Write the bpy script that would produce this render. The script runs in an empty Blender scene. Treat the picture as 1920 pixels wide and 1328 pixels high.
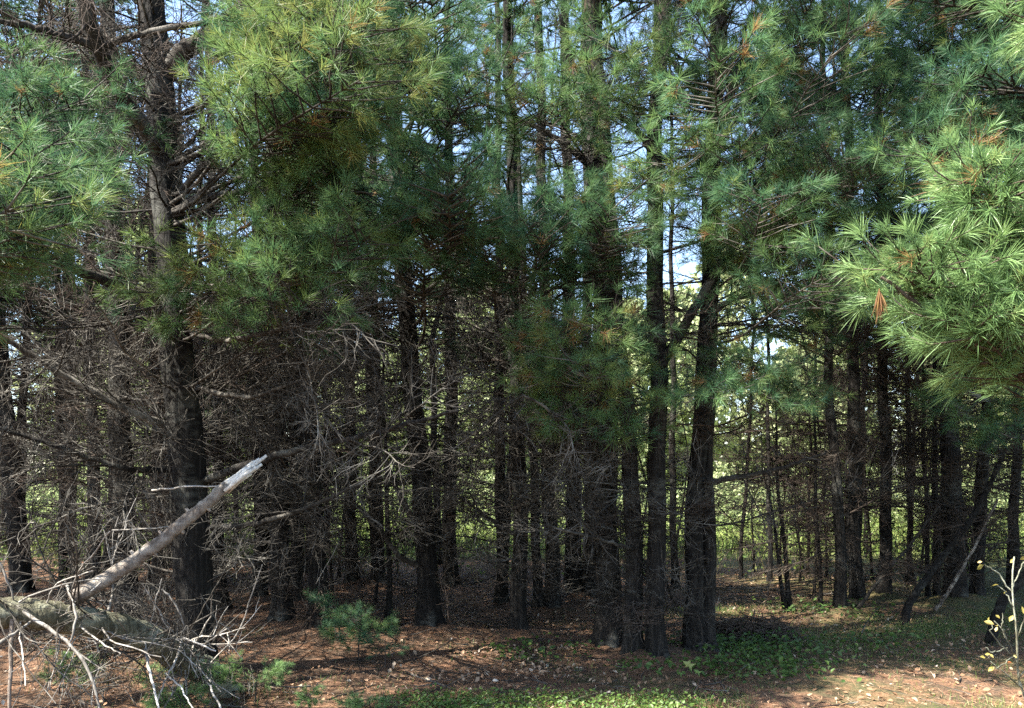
import bpy, math, random
import numpy as np
from mathutils import Vector, Matrix

random.seed(7)
R = np.random.default_rng(11)
sc = bpy.context.scene
col = sc.collection
rad = math.radians

# ------------------------------------------------------------------ camera, sky, sun, exposure
FPX, HOR, CAMZ = 1500.0, 890.0, 1.6          # focal length and eye level in pixels of the 1920 px frame, eye height
cam_d = bpy.data.cameras.new('camera')
cam_d.sensor_width = 36.0
cam_d.lens = 36.0 * FPX / 1920
cam_d.shift_y = (HOR - 664) / 1920
cam_d.clip_start = 0.05
cam_d.clip_end = 2000
cam = bpy.data.objects.new('camera', cam_d)
cam.location = (0, 0, CAMZ)
cam.rotation_euler = (rad(90), 0, 0)
col.objects.link(cam)
sc.camera = cam

SUN_EL, SUN_AZ = rad(53), rad(246)             # compass azimuth from +Y, clockwise
sdir = Vector((math.sin(SUN_AZ) * math.cos(SUN_EL), math.cos(SUN_AZ) * math.cos(SUN_EL), math.sin(SUN_EL)))
world = bpy.data.worlds.new('World')
sc.world = world
world.use_nodes = True
wn = world.node_tree
sky = wn.nodes.new('ShaderNodeTexSky')
sky.sky_type = 'NISHITA'
sky.sun_disc = False
sky.sun_elevation = SUN_EL
sky.sun_rotation = SUN_AZ
wn.links.new(sky.outputs[0], wn.nodes['Background'].inputs[0])
wn.nodes['Background'].inputs[1].default_value = 0.105
sun_d = bpy.data.lights.new('sun', 'SUN')
sun_d.energy = 5.0
sun_d.angle = rad(0.5)
sun_d.color = (1.0, 0.95, 0.86)
sun = bpy.data.objects.new('sun', sun_d)
sun.rotation_euler = sdir.to_track_quat('Z', 'Y').to_euler()
sun.location = sdir * 60
col.objects.link(sun)
sc.view_settings.view_transform = 'Standard'
sc.view_settings.look = 'None'
sc.view_settings.exposure = 2.6
sc.view_settings.gamma = 1
sc.cycles.use_denoising = False
sc.cycles.max_bounces = 4
sc.cycles.diffuse_bounces = 2
sc.cycles.glossy_bounces = 1
sc.cycles.transmission_bounces = 2
sc.cycles.transparent_max_bounces = 4


def P(px, py, d):
    """The point that far into the wood (d metres) which the photograph shows at that pixel."""
    return Vector(((px - 960) * d / FPX, d, CAMZ - (py - HOR) * d / FPX))


def pix(v):
    return 960 + v[0] * FPX / max(v[1], .1), HOR - (v[2] - CAMZ) * FPX / max(v[1], .1)


# ------------------------------------------------------------------ materials
def new_mat(name):
    m = bpy.data.materials.new(name)
    m.use_nodes = True
    return m, m.node_tree, m.node_tree.nodes['Principled BSDF']


def node(nt, kind, **kw):
    n = nt.nodes.new(kind)
    for k, v in kw.items():
        setattr(n, k, v)
    return n


def ramp(nt, src, stops):
    r = nt.nodes.new('ShaderNodeValToRGB')
    e = r.color_ramp.elements
    while len(e) < len(stops):
        e.new(0.5)
    for i, (p, c) in enumerate(stops):
        e[i].position = p
        e[i].color = (*c, 1)
    nt.links.new(src, r.inputs[0])
    return r.outputs[0]


def noise(nt, scale, detail=4, vec=None, rough=.55):
    n = node(nt, 'ShaderNodeTexNoise')
    n.inputs['Scale'].default_value = scale
    n.inputs['Detail'].default_value = detail
    n.inputs['Roughness'].default_value = rough
    if vec is not None:
        nt.links.new(vec, n.inputs['Vector'])
    return n.outputs['Fac']


def mapping(nt, scale, src='Object'):
    tc = node(nt, 'ShaderNodeTexCoord')
    mp = node(nt, 'ShaderNodeMapping')
    mp.inputs['Scale'].default_value = scale
    nt.links.new(tc.outputs[src], mp.inputs[0])
    return mp.outputs[0]


def mix(nt, fac, a, b, mode='MIX'):
    m = node(nt, 'ShaderNodeMix', data_type='RGBA', blend_type=mode)
    for s, v in ((m.inputs[0], fac), (m.inputs[6], a), (m.inputs[7], b)):
        if isinstance(v, (int, float)):
            s.default_value = v
        elif isinstance(v, tuple):
            s.default_value = (*v, 1)
        else:
            nt.links.new(v, s)
    return m.outputs[2]


def math_n(nt, op, a, b=0.0):
    m = node(nt, 'ShaderNodeMath', operation=op)
    for s, v in ((m.inputs[0], a), (m.inputs[1], b)):
        if isinstance(v, (int, float)):
            s.default_value = v
        else:
            nt.links.new(v, s)
    return m.outputs[0]


def bump(nt, bsdf, h, strength, dist):
    b = node(nt, 'ShaderNodeBump')
    b.inputs['Strength'].default_value = strength
    b.inputs['Distance'].default_value = dist
    nt.links.new(h, b.inputs['Height'])
    nt.links.new(b.outputs[0], bsdf.inputs['Normal'])


def leaf_mat(name, stops, rough=.42, spec=.5, trans=.28, jitter=.35):
    """Foliage: the hue of each needle or leaf comes from its own 'tint', the plant adds a little of its own."""
    m, nt, b = new_mat(name)
    at = node(nt, 'ShaderNodeAttribute', attribute_name='tint')
    c = ramp(nt, at.outputs['Fac'], stops)
    oi = node(nt, 'ShaderNodeObjectInfo')
    hs = node(nt, 'ShaderNodeHueSaturation')
    mr = node(nt, 'ShaderNodeMapRange')
    mr.inputs[3].default_value = 1 - jitter
    mr.inputs[4].default_value = 1 + jitter
    nt.links.new(oi.outputs['Random'], mr.inputs[0])
    nt.links.new(mr.outputs[0], hs.inputs['Value'])
    nt.links.new(c, hs.inputs['Color'])
    nt.links.new(hs.outputs[0], b.inputs['Base Color'])
    b.inputs['Roughness'].default_value = rough
    b.inputs['Specular IOR Level'].default_value = spec
    tr = node(nt, 'ShaderNodeBsdfTranslucent')
    nt.links.new(hs.outputs[0], tr.inputs['Color'])
    mx = node(nt, 'ShaderNodeMixShader')
    mx.inputs[0].default_value = trans
    nt.links.new(b.outputs[0], mx.inputs[1])
    nt.links.new(tr.outputs[0], mx.inputs[2])
    nt.links.new(mx.outputs[0], nt.nodes['Material Output'].inputs[0])
    return m


def bark_mat(name, dark, mid, pale, lichen, lich_amt=.62, furrow=1.0, zs=3.0):
    m, nt, b = new_mat(name)
    v1 = mapping(nt, (30, 30, zs))
    v2 = mapping(nt, (9, 9, 26))
    v3 = mapping(nt, (2.2, 2.2, 1.6))
    oi = node(nt, 'ShaderNodeObjectInfo')
    f = noise(nt, 1.6, 6, v1, .65)
    rings = noise(nt, 1.0, 3, v2, .5)
    big = noise(nt, 1.0, 3, v3)
    h = math_n(nt, 'ADD', math_n(nt, 'MULTIPLY', f, .86), math_n(nt, 'MULTIPLY', rings, .14))
    c = ramp(nt, h, [(.36, dark), (.52, mid), (.68, pale)])
    l = math_n(nt, 'ADD', math_n(nt, 'MULTIPLY', rings, .30), math_n(nt, 'MULTIPLY', big, .75))
    lf = ramp(nt, l, [(lich_amt - .07, (0, 0, 0)), (lich_amt + .1, (1, 1, 1))])
    c = mix(nt, lf, c, lichen)
    hs = node(nt, 'ShaderNodeHueSaturation')
    mr = node(nt, 'ShaderNodeMapRange')
    mr.inputs[3].default_value = .7
    mr.inputs[4].default_value = 1.35
    nt.links.new(oi.outputs['Random'], mr.inputs[0])
    nt.links.new(mr.outputs[0], hs.inputs['Value'])
    nt.links.new(c, hs.inputs['Color'])
    nt.links.new(hs.outputs[0], b.inputs['Base Color'])
    b.inputs['Roughness'].default_value = .9
    b.inputs['Specular IOR Level'].default_value = .2
    bump(nt, b, h, furrow, .035)
    return m


M = {}
M['bark'] = bark_mat('pine_bark', (.005, .0045, .004), (.014, .012, .010), (.042, .037, .031), (.10, .10, .085))
M['twig'] = bark_mat('dead_twig_wood', (.013, .011, .009), (.029, .025, .020), (.068, .061, .05), (.15, .14, .12), .60, .3, 6)
M['twig_brown'] = bark_mat('brown_twig_wood', (.024, .017, .012), (.050, .037, .028), (.092, .072, .058), (.14, .125, .105), .66, .3, 6)
M['log'] = bark_mat('mossy_log_bark', (.03, .028, .018), (.085, .08, .05), (.17, .16, .115), (.27, .28, .21), .55, 1.0, 5)
M['branch_bark'] = bark_mat('flaking_branch_bark', (.055, .042, .033), (.15, .122, .098), (.28, .24, .20), (.40, .365, .31), .56, 1.0, 6)
M['pale_twig'] = bark_mat('weathered_twig_wood', (.09, .08, .066), (.175, .16, .138), (.29, .27, .24), (.40, .38, .35), .6, .2, 8)

PINE = [(0.0, (.036, .098, .058)), (.25, (.082, .158, .060)), (.5, (.135, .195, .055)), (.72, (.23, .21, .06)), (.86, (.24, .12, .05)), (1.0, (.10, .07, .05))]
M['needles'] = leaf_mat('pine_needles', PINE, .52, .32, .45, .25)
M['sunlit_needles'] = leaf_mat('sunlit_pine_needles', [(0, (.07, .13, .05)), (.25, (.14, .24, .085)), (.5, (.20, .30, .105)), (.72, (.28, .28, .10)), (.86, (.24, .12, .05)), (1, (.1, .07, .05))], .46, .4, .42, .1)  # paler copy of the pine needles, sun brightness put into the colour
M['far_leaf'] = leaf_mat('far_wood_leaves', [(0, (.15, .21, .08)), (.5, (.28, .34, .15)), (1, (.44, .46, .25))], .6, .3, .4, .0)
M['leaf'] = leaf_mat('broad_leaves', [(0, (.05, .10, .025)), (.4, (.10, .17, .035)), (.8, (.19, .23, .06)), (1, (.28, .25, .10))], .5, .4, .4, .12)
M['litter'] = leaf_mat('dry_leaves', [(0, (.13, .075, .04)), (.4, (.26, .15, .085)), (.7, (.38, .28, .19)), (1, (.50, .44, .36))], .7, .25, .15, .0)
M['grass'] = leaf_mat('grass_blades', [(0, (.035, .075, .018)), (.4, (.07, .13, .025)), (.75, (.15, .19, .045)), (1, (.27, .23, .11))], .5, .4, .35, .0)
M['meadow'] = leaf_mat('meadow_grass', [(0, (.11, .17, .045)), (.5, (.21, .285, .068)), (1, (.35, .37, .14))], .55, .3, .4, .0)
M['yellow_leaf'] = leaf_mat('yellow_leaves', [(0, (.28, .24, .06)), (.6, (.42, .34, .12)), (1, (.5, .20, .08))], .5, .4, .4, .0)


def splinter_mat():
    m, nt, b = new_mat('peeled_splintered_wood')
    v = mapping(nt, (30, 30, 30))
    f = noise(nt, 1.2, 5, v, .7)
    c = ramp(nt, f, [(.3, (.16, .14, .12)), (.5, (.42, .40, .36)), (.7, (.62, .60, .55))])
    nt.links.new(c, b.inputs['Base Color'])
    b.inputs['Roughness'].default_value = .8
    bump(nt, b, f, .5, .01)
    return m


M['splinter'] = splinter_mat()


def ground_mat():
    m, nt, b = new_mat('forest_floor_soil')
    tc = node(nt, 'ShaderNodeTexCoord')
    o = tc.outputs['Object']
    sep = node(nt, 'ShaderNodeSeparateXYZ')
    nt.links.new(o, sep.inputs[0])
    fine = noise(nt, 38, 6, o, .7)
    mid = noise(nt, 7, 5, o, .6)
    big = noise(nt, .9, 4, o, .55)
    needle = ramp(nt, fine, [(.3, (.05, .028, .018)), (.5, (.155, .082, .046)), (.7, (.30, .185, .115))])
    soil = ramp(nt, fine, [(.3, (.03, .022, .016)), (.6, (.09, .062, .042))])
    grass = ramp(nt, fine, [(.3, (.03, .045, .014)), (.55, (.075, .095, .03)), (.75, (.15, .15, .06))])
    c = mix(nt, ramp(nt, mid, [(.40, (0, 0, 0)), (.58, (.9, .9, .9))]), needle, soil)
    # grass grows in over the open path to the east
    gx = math_n(nt, 'ADD', math_n(nt, 'MULTIPLY', sep.outputs[0], .055), math_n(nt, 'ADD', math_n(nt, 'MULTIPLY', big, .9), math_n(nt, 'MULTIPLY', mid, .3)))
    c = mix(nt, ramp(nt, gx, [(.70, (0, 0, 0)), (.95, (.75, .75, .75))]), c, grass)
    field = ramp(nt, noise(nt, 3, 5, o, .7), [(.35, (.16, .20, .06)), (.65, (.28, .30, .11))])
    fy = node(nt, 'ShaderNodeMapRange')
    fy.inputs[1].default_value = 16.2
    fy.inputs[2].default_value = 18.0
    nt.links.new(math_n(nt, 'ADD', sep.outputs[1], math_n(nt, 'MULTIPLY', big, 2.0)), fy.inputs[0])
    c = mix(nt, fy.outputs[0], c, field)
    nt.links.new(c, b.inputs['Base Color'])
    b.inputs['Roughness'].default_value = .95
    b.inputs['Specular IOR Level'].default_value = .15
    bump(nt, b, math_n(nt, 'ADD', fine, mid), .7, .05)
    return m


M['ground'] = ground_mat()


# ------------------------------------------------------------------ mesh builder
class MB:
    def __init__(self):
        self.v, self.q, self.t, self.tint, self.n = [], [], [], [], 0

    def add(self, v, quads=None, tris=None, tint=0.0):
        v = np.asarray(v, float).reshape(-1, 3)
        if quads is not None and len(quads):
            self.q.append(np.asarray(quads, int).reshape(-1, 4) + self.n)
        if tris is not None and len(tris):
            self.t.append(np.asarray(tris, int).reshape(-1, 3) + self.n)
        self.v.append(v)
        self.tint.append(np.broadcast_to(np.asarray(tint, float), (len(v),)))
        self.n += len(v)

    def tube(self, pts, radii, sides=4, tint=0.0, cap=False, wob=None):
        p = np.asarray([tuple(x) for x in pts], float)
        n = len(p)
        r = np.broadcast_to(np.asarray(radii, float), (n,))
        t = np.gradient(p, axis=0)
        t /= np.linalg.norm(t, axis=1, keepdims=True) + 1e-9
        m = np.abs(t.mean(0))
        ref = np.eye(3)[int(np.argmin(m))]
        u = np.cross(t, ref)
        u /= np.linalg.norm(u, axis=1, keepdims=True) + 1e-9
        w = np.cross(t, u)
        a = np.arange(sides) * 2 * math.pi / sides
        rr = r[:, None] * np.ones((1, sides))
        if wob is not None:
            rr = rr * wob
        ring = p[:, None] + rr[..., None] * (np.cos(a)[None, :, None] * u[:, None] + np.sin(a)[None, :, None] * w[:, None])
        i = np.arange(n - 1)[:, None] * sides
        j = np.arange(sides)[None]
        k = (j + 1) % sides
        q = np.stack([i + j, i + k, i + sides + k, i + sides + j], -1).reshape(-1, 4)
        v = ring.reshape(-1, 3)
        tr = None
        if cap:
            v = np.vstack([v, p[-1:], p[:1]])
            top = (n - 1) * sides
            c = n * sides
            tr = [(top + s, top + (s + 1) % sides, c) for s in range(sides)] + [((s + 1) % sides, s, c + 1) for s in range(sides)]
        self.add(v, q, tr, tint)

    def mesh(self, name, material):
        me = bpy.data.meshes.new(name)
        v = np.vstack(self.v)
        q = np.vstack(self.q) if self.q else np.zeros((0, 4), int)
        t = np.vstack(self.t) if self.t else np.zeros((0, 3), int)
        nl = q.size + t.size
        me.vertices.add(len(v))
        me.vertices.foreach_set('co', v.ravel().astype(np.float32))
        me.loops.add(nl)
        me.loops.foreach_set('vertex_index', np.concatenate([q.ravel(), t.ravel()]).astype(np.int32))
        me.polygons.add(len(q) + len(t))
        ls = np.concatenate([np.arange(len(q)) * 4, len(q) * 4 + np.arange(len(t)) * 3])
        me.polygons.foreach_set('loop_start', ls.astype(np.int32))
        me.polygons.foreach_set('use_smooth', np.ones(len(q) + len(t), bool))
        at = me.attributes.new('tint', 'FLOAT', 'POINT')
        at.data.foreach_set('value', np.concatenate(self.tint).astype(np.float32))
        me.update(calc_edges=True)
        me.materials.append(material)
        return me


def unit(a):
    return a / (np.linalg.norm(a, axis=-1, keepdims=True) + 1e-9)


def needles(mb, Pt, D, tint, n, lo, hi, w, rng, fine=False, spread=(42, 19)):
    """n needles round each twig tip Pt pointing along D."""
    Pt, D = np.asarray(Pt, float), unit(np.asarray(D, float))
    K = len(Pt)
    ref = np.where(np.abs(D[:, 2:3]) > .9, np.array([[1., 0, 0]]), np.array([[0, 0, 1.]]))
    U = unit(np.cross(D, ref))
    V = np.cross(D, U)
    phi = rng.uniform(0, 2 * math.pi, (K, n, 1))
    th = np.radians(np.clip(rng.normal(spread[0], spread[1], (K, n, 1)), 6, 100))
    d = D[:, None] * np.cos(th) + (U[:, None] * np.cos(phi) + V[:, None] * np.sin(phi)) * np.sin(th)
    ln = rng.uniform(lo, hi, (K, n, 1)) * rng.uniform(.6, 1.15, (K, 1, 1))
    base = Pt[:, None] - D[:, None] * rng.uniform(0, .045, (K, n, 1))
    side = unit(np.cross(d, rng.normal(size=(K, n, 3)))) * w / 2
    tt = np.broadcast_to(np.asarray(tint)[:, None] + rng.normal(0, .05, (K, n)), (K, n))
    droop = np.array([0, 0, -1.0])
    if fine:
        m = base + d * ln * .55
        e = base + d * ln + droop * ln * .10
        v = np.stack([base - side * .7, base + side * .7, m + side, m - side, e], 2).reshape(-1, 3)
        o = np.arange(K * n)[:, None] * 5
        mb.add(v, o + np.array([[0, 1, 2, 3]]), o + np.array([[3, 2, 4]]), np.repeat(np.clip(tt, 0, .98).ravel(), 5))
    else:
        e = base + d * ln + droop * ln * .06
        v = np.stack([base - side, base + side, e + side * .4, e - side * .4], 2).reshape(-1, 3)
        o = np.arange(K * n)[:, None] * 4
        mb.add(v, o + np.array([[0, 1, 2, 3]]), None, np.repeat(np.clip(tt, 0, .98).ravel(), 4))


def wander(p0, d0, L, n, rng, amt=.12, lift=0.0):
    """A crooked line of n points that sets off from p0 along d0."""
    d = np.array(d0, float)
    d /= np.linalg.norm(d)
    p = np.array(p0, float)
    out = [p.copy()]
    for _ in range(n - 1):
        d = d + rng.normal(0, amt, 3) + np.array([0, 0, lift])
        d /= np.linalg.norm(d)
        p = p + d * L / (n - 1)
        out.append(p.copy())
    return np.array(out)


def at_t(pts, t):
    f = t * (len(pts) - 1)
    i = min(int(f), len(pts) - 2)
    return pts[i] + (pts[i + 1] - pts[i]) * (f - i), unit(pts[i + 1] - pts[i])


def make_bough(L, seed, dens=1.0, n=36, w=.0026, fine=False, nl=(.075, .115), tintc=.2, bs=1.0, spread=(42, 19)):
    """A living pine limb along +X: (wood mesh, needle mesh)."""
    rng = np.random.default_rng(seed)
    wood, nd = MB(), MB()
    N = 9
    t = np.linspace(0, 1, N)
    main = np.stack([L * t, .05 * L * np.sin(t * 5 + rng.uniform(0, 6)) * t, -.05 * L * np.sin(math.pi * t) + .02 * L * t + rng.normal(0, .006 * L, N) * t], 1)
    r0 = .004 + .0048 * L
    wood.tube(main, r0 * (1 - .8 * t), 6)
    Pt, D, T = [], [], []
    base_t = rng.normal(tintc, .05)

    def tuft(p, d):
        Pt.append(p); D.append(d)
        u = rng.random()
        T.append(.80 + .06 * rng.random() if u < .025 else np.clip(rng.normal(base_t, .11), .02, .68))

    nb = max(5, int(9 * L ** .75 * (1 if L < 1.5 else .8)))
    for s in (-1, 1):
        for k in range(nb):
            t0 = .22 if L < 1.5 else .58
            tk = t0 + (.98 - t0) * (k + rng.uniform(.1, .9)) / nb
            p, d = at_t(main, tk)
            a = rad(rng.uniform(35, 68)) * s
            dr = np.array([math.cos(a) * d[0] - math.sin(a) * d[1], math.sin(a) * d[0] + math.cos(a) * d[1], d[2] + rng.normal(.02, .13)])
            bl = (.16 + .40 * min(L, 2.2) ** .7 * (1 - .72 * tk)) * rng.uniform(.65, 1.15) * bs
            br = wander(p, dr, bl, 5, rng, .11, .02)
            wood.tube(br, np.linspace(max(.0035, r0 * .4), .0022, 5), 4)
            ts = max(2, int(bl * 11 * dens))
            for q in range(ts):
                tq = .30 + .66 * (q + rng.random()) / ts
                if rng.random() > .55 + .45 * dens:
                    continue
                pp, dd = at_t(br, tq)
                a2 = rad(rng.uniform(25, 60)) * (1 if q % 2 else -1)
                d2 = np.array([math.cos(a2) * dd[0] - math.sin(a2) * dd[1], math.sin(a2) * dd[0] + math.cos(a2) * dd[1], dd[2] + rng.normal(.08, .2)])
                tl = rng.uniform(.05, .17)
                tw = wander(pp, d2, tl, 3, rng, .12, .05)
                wood.tube(tw, [.0026, .0022, .0018], 3)
                tuft(tw[-1], tw[-1] - tw[-2])
            tuft(br[-1], br[-1] - br[-2])
            if rng.random() < dens:
                pp, dd = at_t(br, .85)
                tuft(pp, dd)
    tuft(main[-1], main[-1] - main[-2])
    tuft(at_t(main, .95)[0], at_t(main, .95)[1])
    needles(nd, Pt, D, T, n, nl[0], nl[1], w, rng, fine, spread)
    return wood, nd


def make_dead(L, seed, dens=1.0, thick=1.0):
    """A dead lower limb along +X, needles long gone."""
    rng = np.random.default_rng(seed)
    mb = MB()
    main = wander((0, 0, 0), (1, 0, rng.uniform(-.12, .12)), L, 10, rng, .11, rng.uniform(-.02, .05))
    r0 = (.0055 + .0052 * L) * thick
    mb.tube(main, r0 * (1 - .75 * np.linspace(0, 1, 10)), 5, rng.random())
    n1 = int(13 * L * dens)
    for k in range(n1):
        tk = .10 + .88 * (k + rng.random()) / n1
        p, d = at_t(main, tk)
        s = 1 if rng.random() < .5 else -1
        a = rad(rng.uniform(30, 85)) * s
        dr = np.array([math.cos(a) * d[0] - math.sin(a) * d[1], math.sin(a) * d[0] + math.cos(a) * d[1], d[2] + rng.normal(.0, .27)])
        l1 = (.16 + .42 * (1 - tk) * L ** .6) * rng.uniform(.4, 1.25)
        b1 = wander(p, dr, l1, 6, rng, .14, rng.uniform(-.03, .08))
        mb.tube(b1, np.linspace(.0042, .0020, 6) * thick, 3, rng.random())
        for _ in range(int(l1 * 9 * dens)):
            tq = rng.uniform(.15, .95)
            pp, dd = at_t(b1, tq)
            b2 = wander(pp, dd + rng.normal(0, .6, 3), rng.uniform(.05, .26), 4, rng, .16, .04)
            mb.tube(b2, np.linspace(.0026, .0015, 4) * thick, 3, rng.random())
    return mb


def protos(fn, mat_wood, lens, copies, seed, leaf='needles', **kw):
    out = []
    for L in lens:
        for c in range(copies):
            seed += 1
            w, n = fn(L, seed, **kw)
            out.append((L, w.mesh('bough_wood', mat_wood), n.mesh('bough_needles', M[leaf])))
    return out


LENS = (.45, .8, 1.3, 1.9, 2.6, 3.4)
BOUGH = {
    'full': protos(make_bough, M['twig'], LENS, 3, 100, dens=.6),
    'sunlit_tint': protos(make_bough, M['twig'], LENS[1:], 3, 700, dens=.6, tintc=.33),  # yellower tint stands in for sun on the foliage edge
    'thin': protos(make_bough, M['twig'], LENS, 3, 200, dens=.45, n=40, tintc=.33),
    'near': protos(make_bough, M['twig_brown'], (.3, .42, .55), 4, 300, leaf='sunlit_needles', dens=.6, n=44, w=.0021, fine=True, nl=(.055, .095), tintc=.30, bs=.62, spread=(34, 17)),
    'far': protos(make_bough, M['twig'], (1.3, 1.9, 2.6), 3, 400, dens=.9, n=24, w=.0065, tintc=.25),
}
DEAD = {}
for key, mat, th in (('grey', 'twig', .82), ('brown', 'twig_brown', .85), ('far', 'twig', 1.35), ('pale', 'pale_twig', 1.0)):
    DEAD[key] = []
    for i, L in enumerate((.6, .6, 1.0, 1.0, 1.0, 1.5, 1.5, 1.5, 2.1, 2.1, 2.1)):
        DEAD[key].append((L, make_dead(L, 500 + i + 40 * len(DEAD), {'far': 1.0, 'pale': 1.1}.get(key, 1.7), th).mesh('dead_branch', M[mat])))


def crown_mesh(seed):
    """The top of a pine above the limbs one can follow: whorls of limbs with needles."""
    rng = np.random.default_rng(seed)
    mb = MB()
    Hc, Rc = 6.0, 2.3
    Pt, D, T = [], [], []
    for k in range(15):
        z = Hc * k / 15.5
        Rk = Rc * (1 - z / Hc) ** .8 + .2
        m = 6
        off = rng.uniform(0, 6)
        for j in range(m):
            a = off + j * 2 * math.pi / m + rng.normal(0, .15)
            L = Rk * rng.uniform(.7, 1.15)
            ln = wander((0, 0, z), (math.cos(a), math.sin(a), rng.uniform(.1, .5)), L, 6, rng, .08, .01)
            mb.tube(ln, np.linspace(.018, .005, 6), 4, 1.0)
            for _ in range(int(8 + 11 * L)):
                p, d = at_t(ln, rng.uniform(.3, 1))
                q = p + rng.normal(0, .17 * Rk ** .5, 3) * np.array([1, 1, .5])
                Pt.append(q); D.append(d + rng.normal(0, .5, 3) + np.array([0, 0, .2]))
                T.append(np.clip(rng.normal(.22, .1), .02, .6))
    mb.tube([(0, 0, -.6), (0, 0, Hc * .6), (0, 0, Hc)], [.06, .03, .008], 6, 1.0)
    needles(mb, Pt, D, T, 26, .09, .14, .0075, rng)
    return mb.mesh('pine_crown', M['needles'])


CROWN = [crown_mesh(s) for s in (900, 901, 902)]


# ------------------------------------------------------------------ objects
def tag(o, label=None, cat=None, group=None, kind=None):
    for k, v in (('label', label), ('category', cat), ('group', group), ('kind', kind)):
        if v:
            o[k] = v
    return o


def empty(name, loc):
    o = bpy.data.objects.new(name, None)
    o.location = loc
    o.empty_display_size = .2
    col.objects.link(o)
    return o


def part(name, me, parent=None, loc=(0, 0, 0), mat3=None, scale=1.0):
    o = bpy.data.objects.new(name, me)
    col.objects.link(o)
    mw = Matrix.Translation(loc)
    if mat3 is not None:
        mw = mw @ mat3.to_4x4()
    o.parent = parent
    o.matrix_local = mw @ Matrix.Scale(scale, 4)
    return o


def aim(d, roll=0.0):
    """Rotation that turns +X to d and keeps +Z as upright as it can, then rolls."""
    x = Vector(d).normalized()
    up = Vector((0, 0, 1)) if abs(x.z) < .95 else Vector((0, 1, 0))
    y = up.cross(x).normalized()
    z = x.cross(y)
    m = Matrix((x, y, z)).transposed()
    return m @ Matrix.Rotation(roll, 3, 'X')


class Tree:
    pass


TREES = {}


def trunk_line(base, line, H):
    """World points up the stem: through the pixels given, then on upward to height H."""
    pts = [base] + [P(x, y, base.y) for x, y in line]
    a, b = pts[-2], pts[-1]
    if b.z < H:
        sl = (b - a) / max(b.z - a.z, .1)
        sl.x = max(-.05, min(.05, sl.x))
        pts.append(Vector((b.x + sl.x * (H - b.z), b.y, H)))
    return pts


def sample(pts, zs):
    z = [p.z for p in pts]
    return np.stack([np.interp(zs, z, [p.x for p in pts]), np.interp(zs, z, [p.y for p in pts]), zs], 1)


def trunk_mesh(pts, base, r0, H, rng, flare=.3):
    zs = np.concatenate([np.arange(-.12, min(6.0, H), .12), np.arange(min(6.0, H), H + .01, .5)])
    c = sample(pts, zs) - np.array(base)
    c[:, 2] = zs - base.z
    zz = np.clip(zs, 0, None)
    c[:, 0] += .012 * np.sin(zz * 2.1 + rng.uniform(0, 6)) + .01 * np.sin(zz * 4.7 + rng.uniform(0, 6))
    c[:, 1] += .012 * np.sin(zz * 1.9 + rng.uniform(0, 6))
    r = r0 * (1 - .82 * np.clip(zz / H, 0, 1)) + r0 * flare * np.exp(-zz / .16)
    r *= 1 + .012 * np.sin(zz * 9.5 + rng.uniform(0, 6)) + .012 * rng.normal(size=len(zz))
    S = 22 if r0 > .06 else 10
    a = np.arange(S) * 2 * math.pi / S
    wob = 1 + rng.normal(0, .03, (len(zs), S))
    for f, am in ((2, .05), (5, .03), (9, .035)):
        ph = rng.uniform(0, 6)
        wob = wob + am * np.sin(f * a[None] + ph + zs[:, None] * rng.uniform(-.5, .5))
    roots = np.sin(5 * a[None] + rng.uniform(0, 6)) * .3 * np.exp(-zz / .14)[:, None] + np.sin(3 * a[None] + rng.uniform(0, 6)) * .2 * np.exp(-zz / .1)[:, None]
    mb = MB()
    mb.tube(c, r, S, wob=wob + roots, cap=True)
    return mb.mesh('trunk', M['bark'])


def foliage_p(px, py, d):
    """How likely the photograph shows living needles there."""
    if py < -60:
        return 1.0
    if 940 < px < 1320 and 0 <= py < 640:
        return (.04 if d < 9 else .26) if py < 450 else .1
    if d > 9.5 and px < 940:
        if 250 < px < 480 and py < 640:
            return .08
        if px < 480 and py < 640:
            return .3
        return .45 if py < 560 else (.25 if py < 700 else .02)
    if px < 250:
        return .5 if 110 < py < 470 else (.10 if py < 700 else 0.02)
    if px < 480:
        return .02 if py < 700 else 0.0
    if px < 985:
        if py < 400:
            return .5
        return .2 if py < 640 else .02
    if px < 1290:
        return .35 if py < 620 else (.12 if py < 840 else 0)
    if py < 640:
        return .7
    if py < 840:
        return .4
    return 0.02


def add_bough(t, start, tip, kind='full', rng=R, roll=None):
    v = tip - start
    L = v.length
    cands = BOUGH[kind]
    bl = min(abs(c[0] - L) for c in cands)
    pool = [c for c in cands if abs(c[0] - L) < bl + .01]
    L0, wm, nm = pool[int(rng.integers(len(pool)))]
    o = part('bough', wm, t.root, start - t.base, aim(v, rng.normal(0, .24) if roll is None else roll), L / L0)
    part('needles', nm, o)
    return o


def add_dead(t, start, direction, L, kind='grey', rng=R):
    cands = DEAD[kind]
    bl = min(abs(c[0] - L) for c in cands)
    pool = [c for c in cands if abs(c[0] - L) < bl + .01]
    L0, me = pool[int(rng.integers(len(pool)))]
    return part('dead_branch', me, t.root, start - t.base, aim(direction, rng.uniform(-.8, .8)), L / L0)


def clear_of(tip):
    """Keep stray limbs out of the open path and away from the lens."""
    if tip.y < 3.9:
        return False
    px, py = pix(tip)
    if px > 1345 and py > 1120:
        return False
    return True


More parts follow.
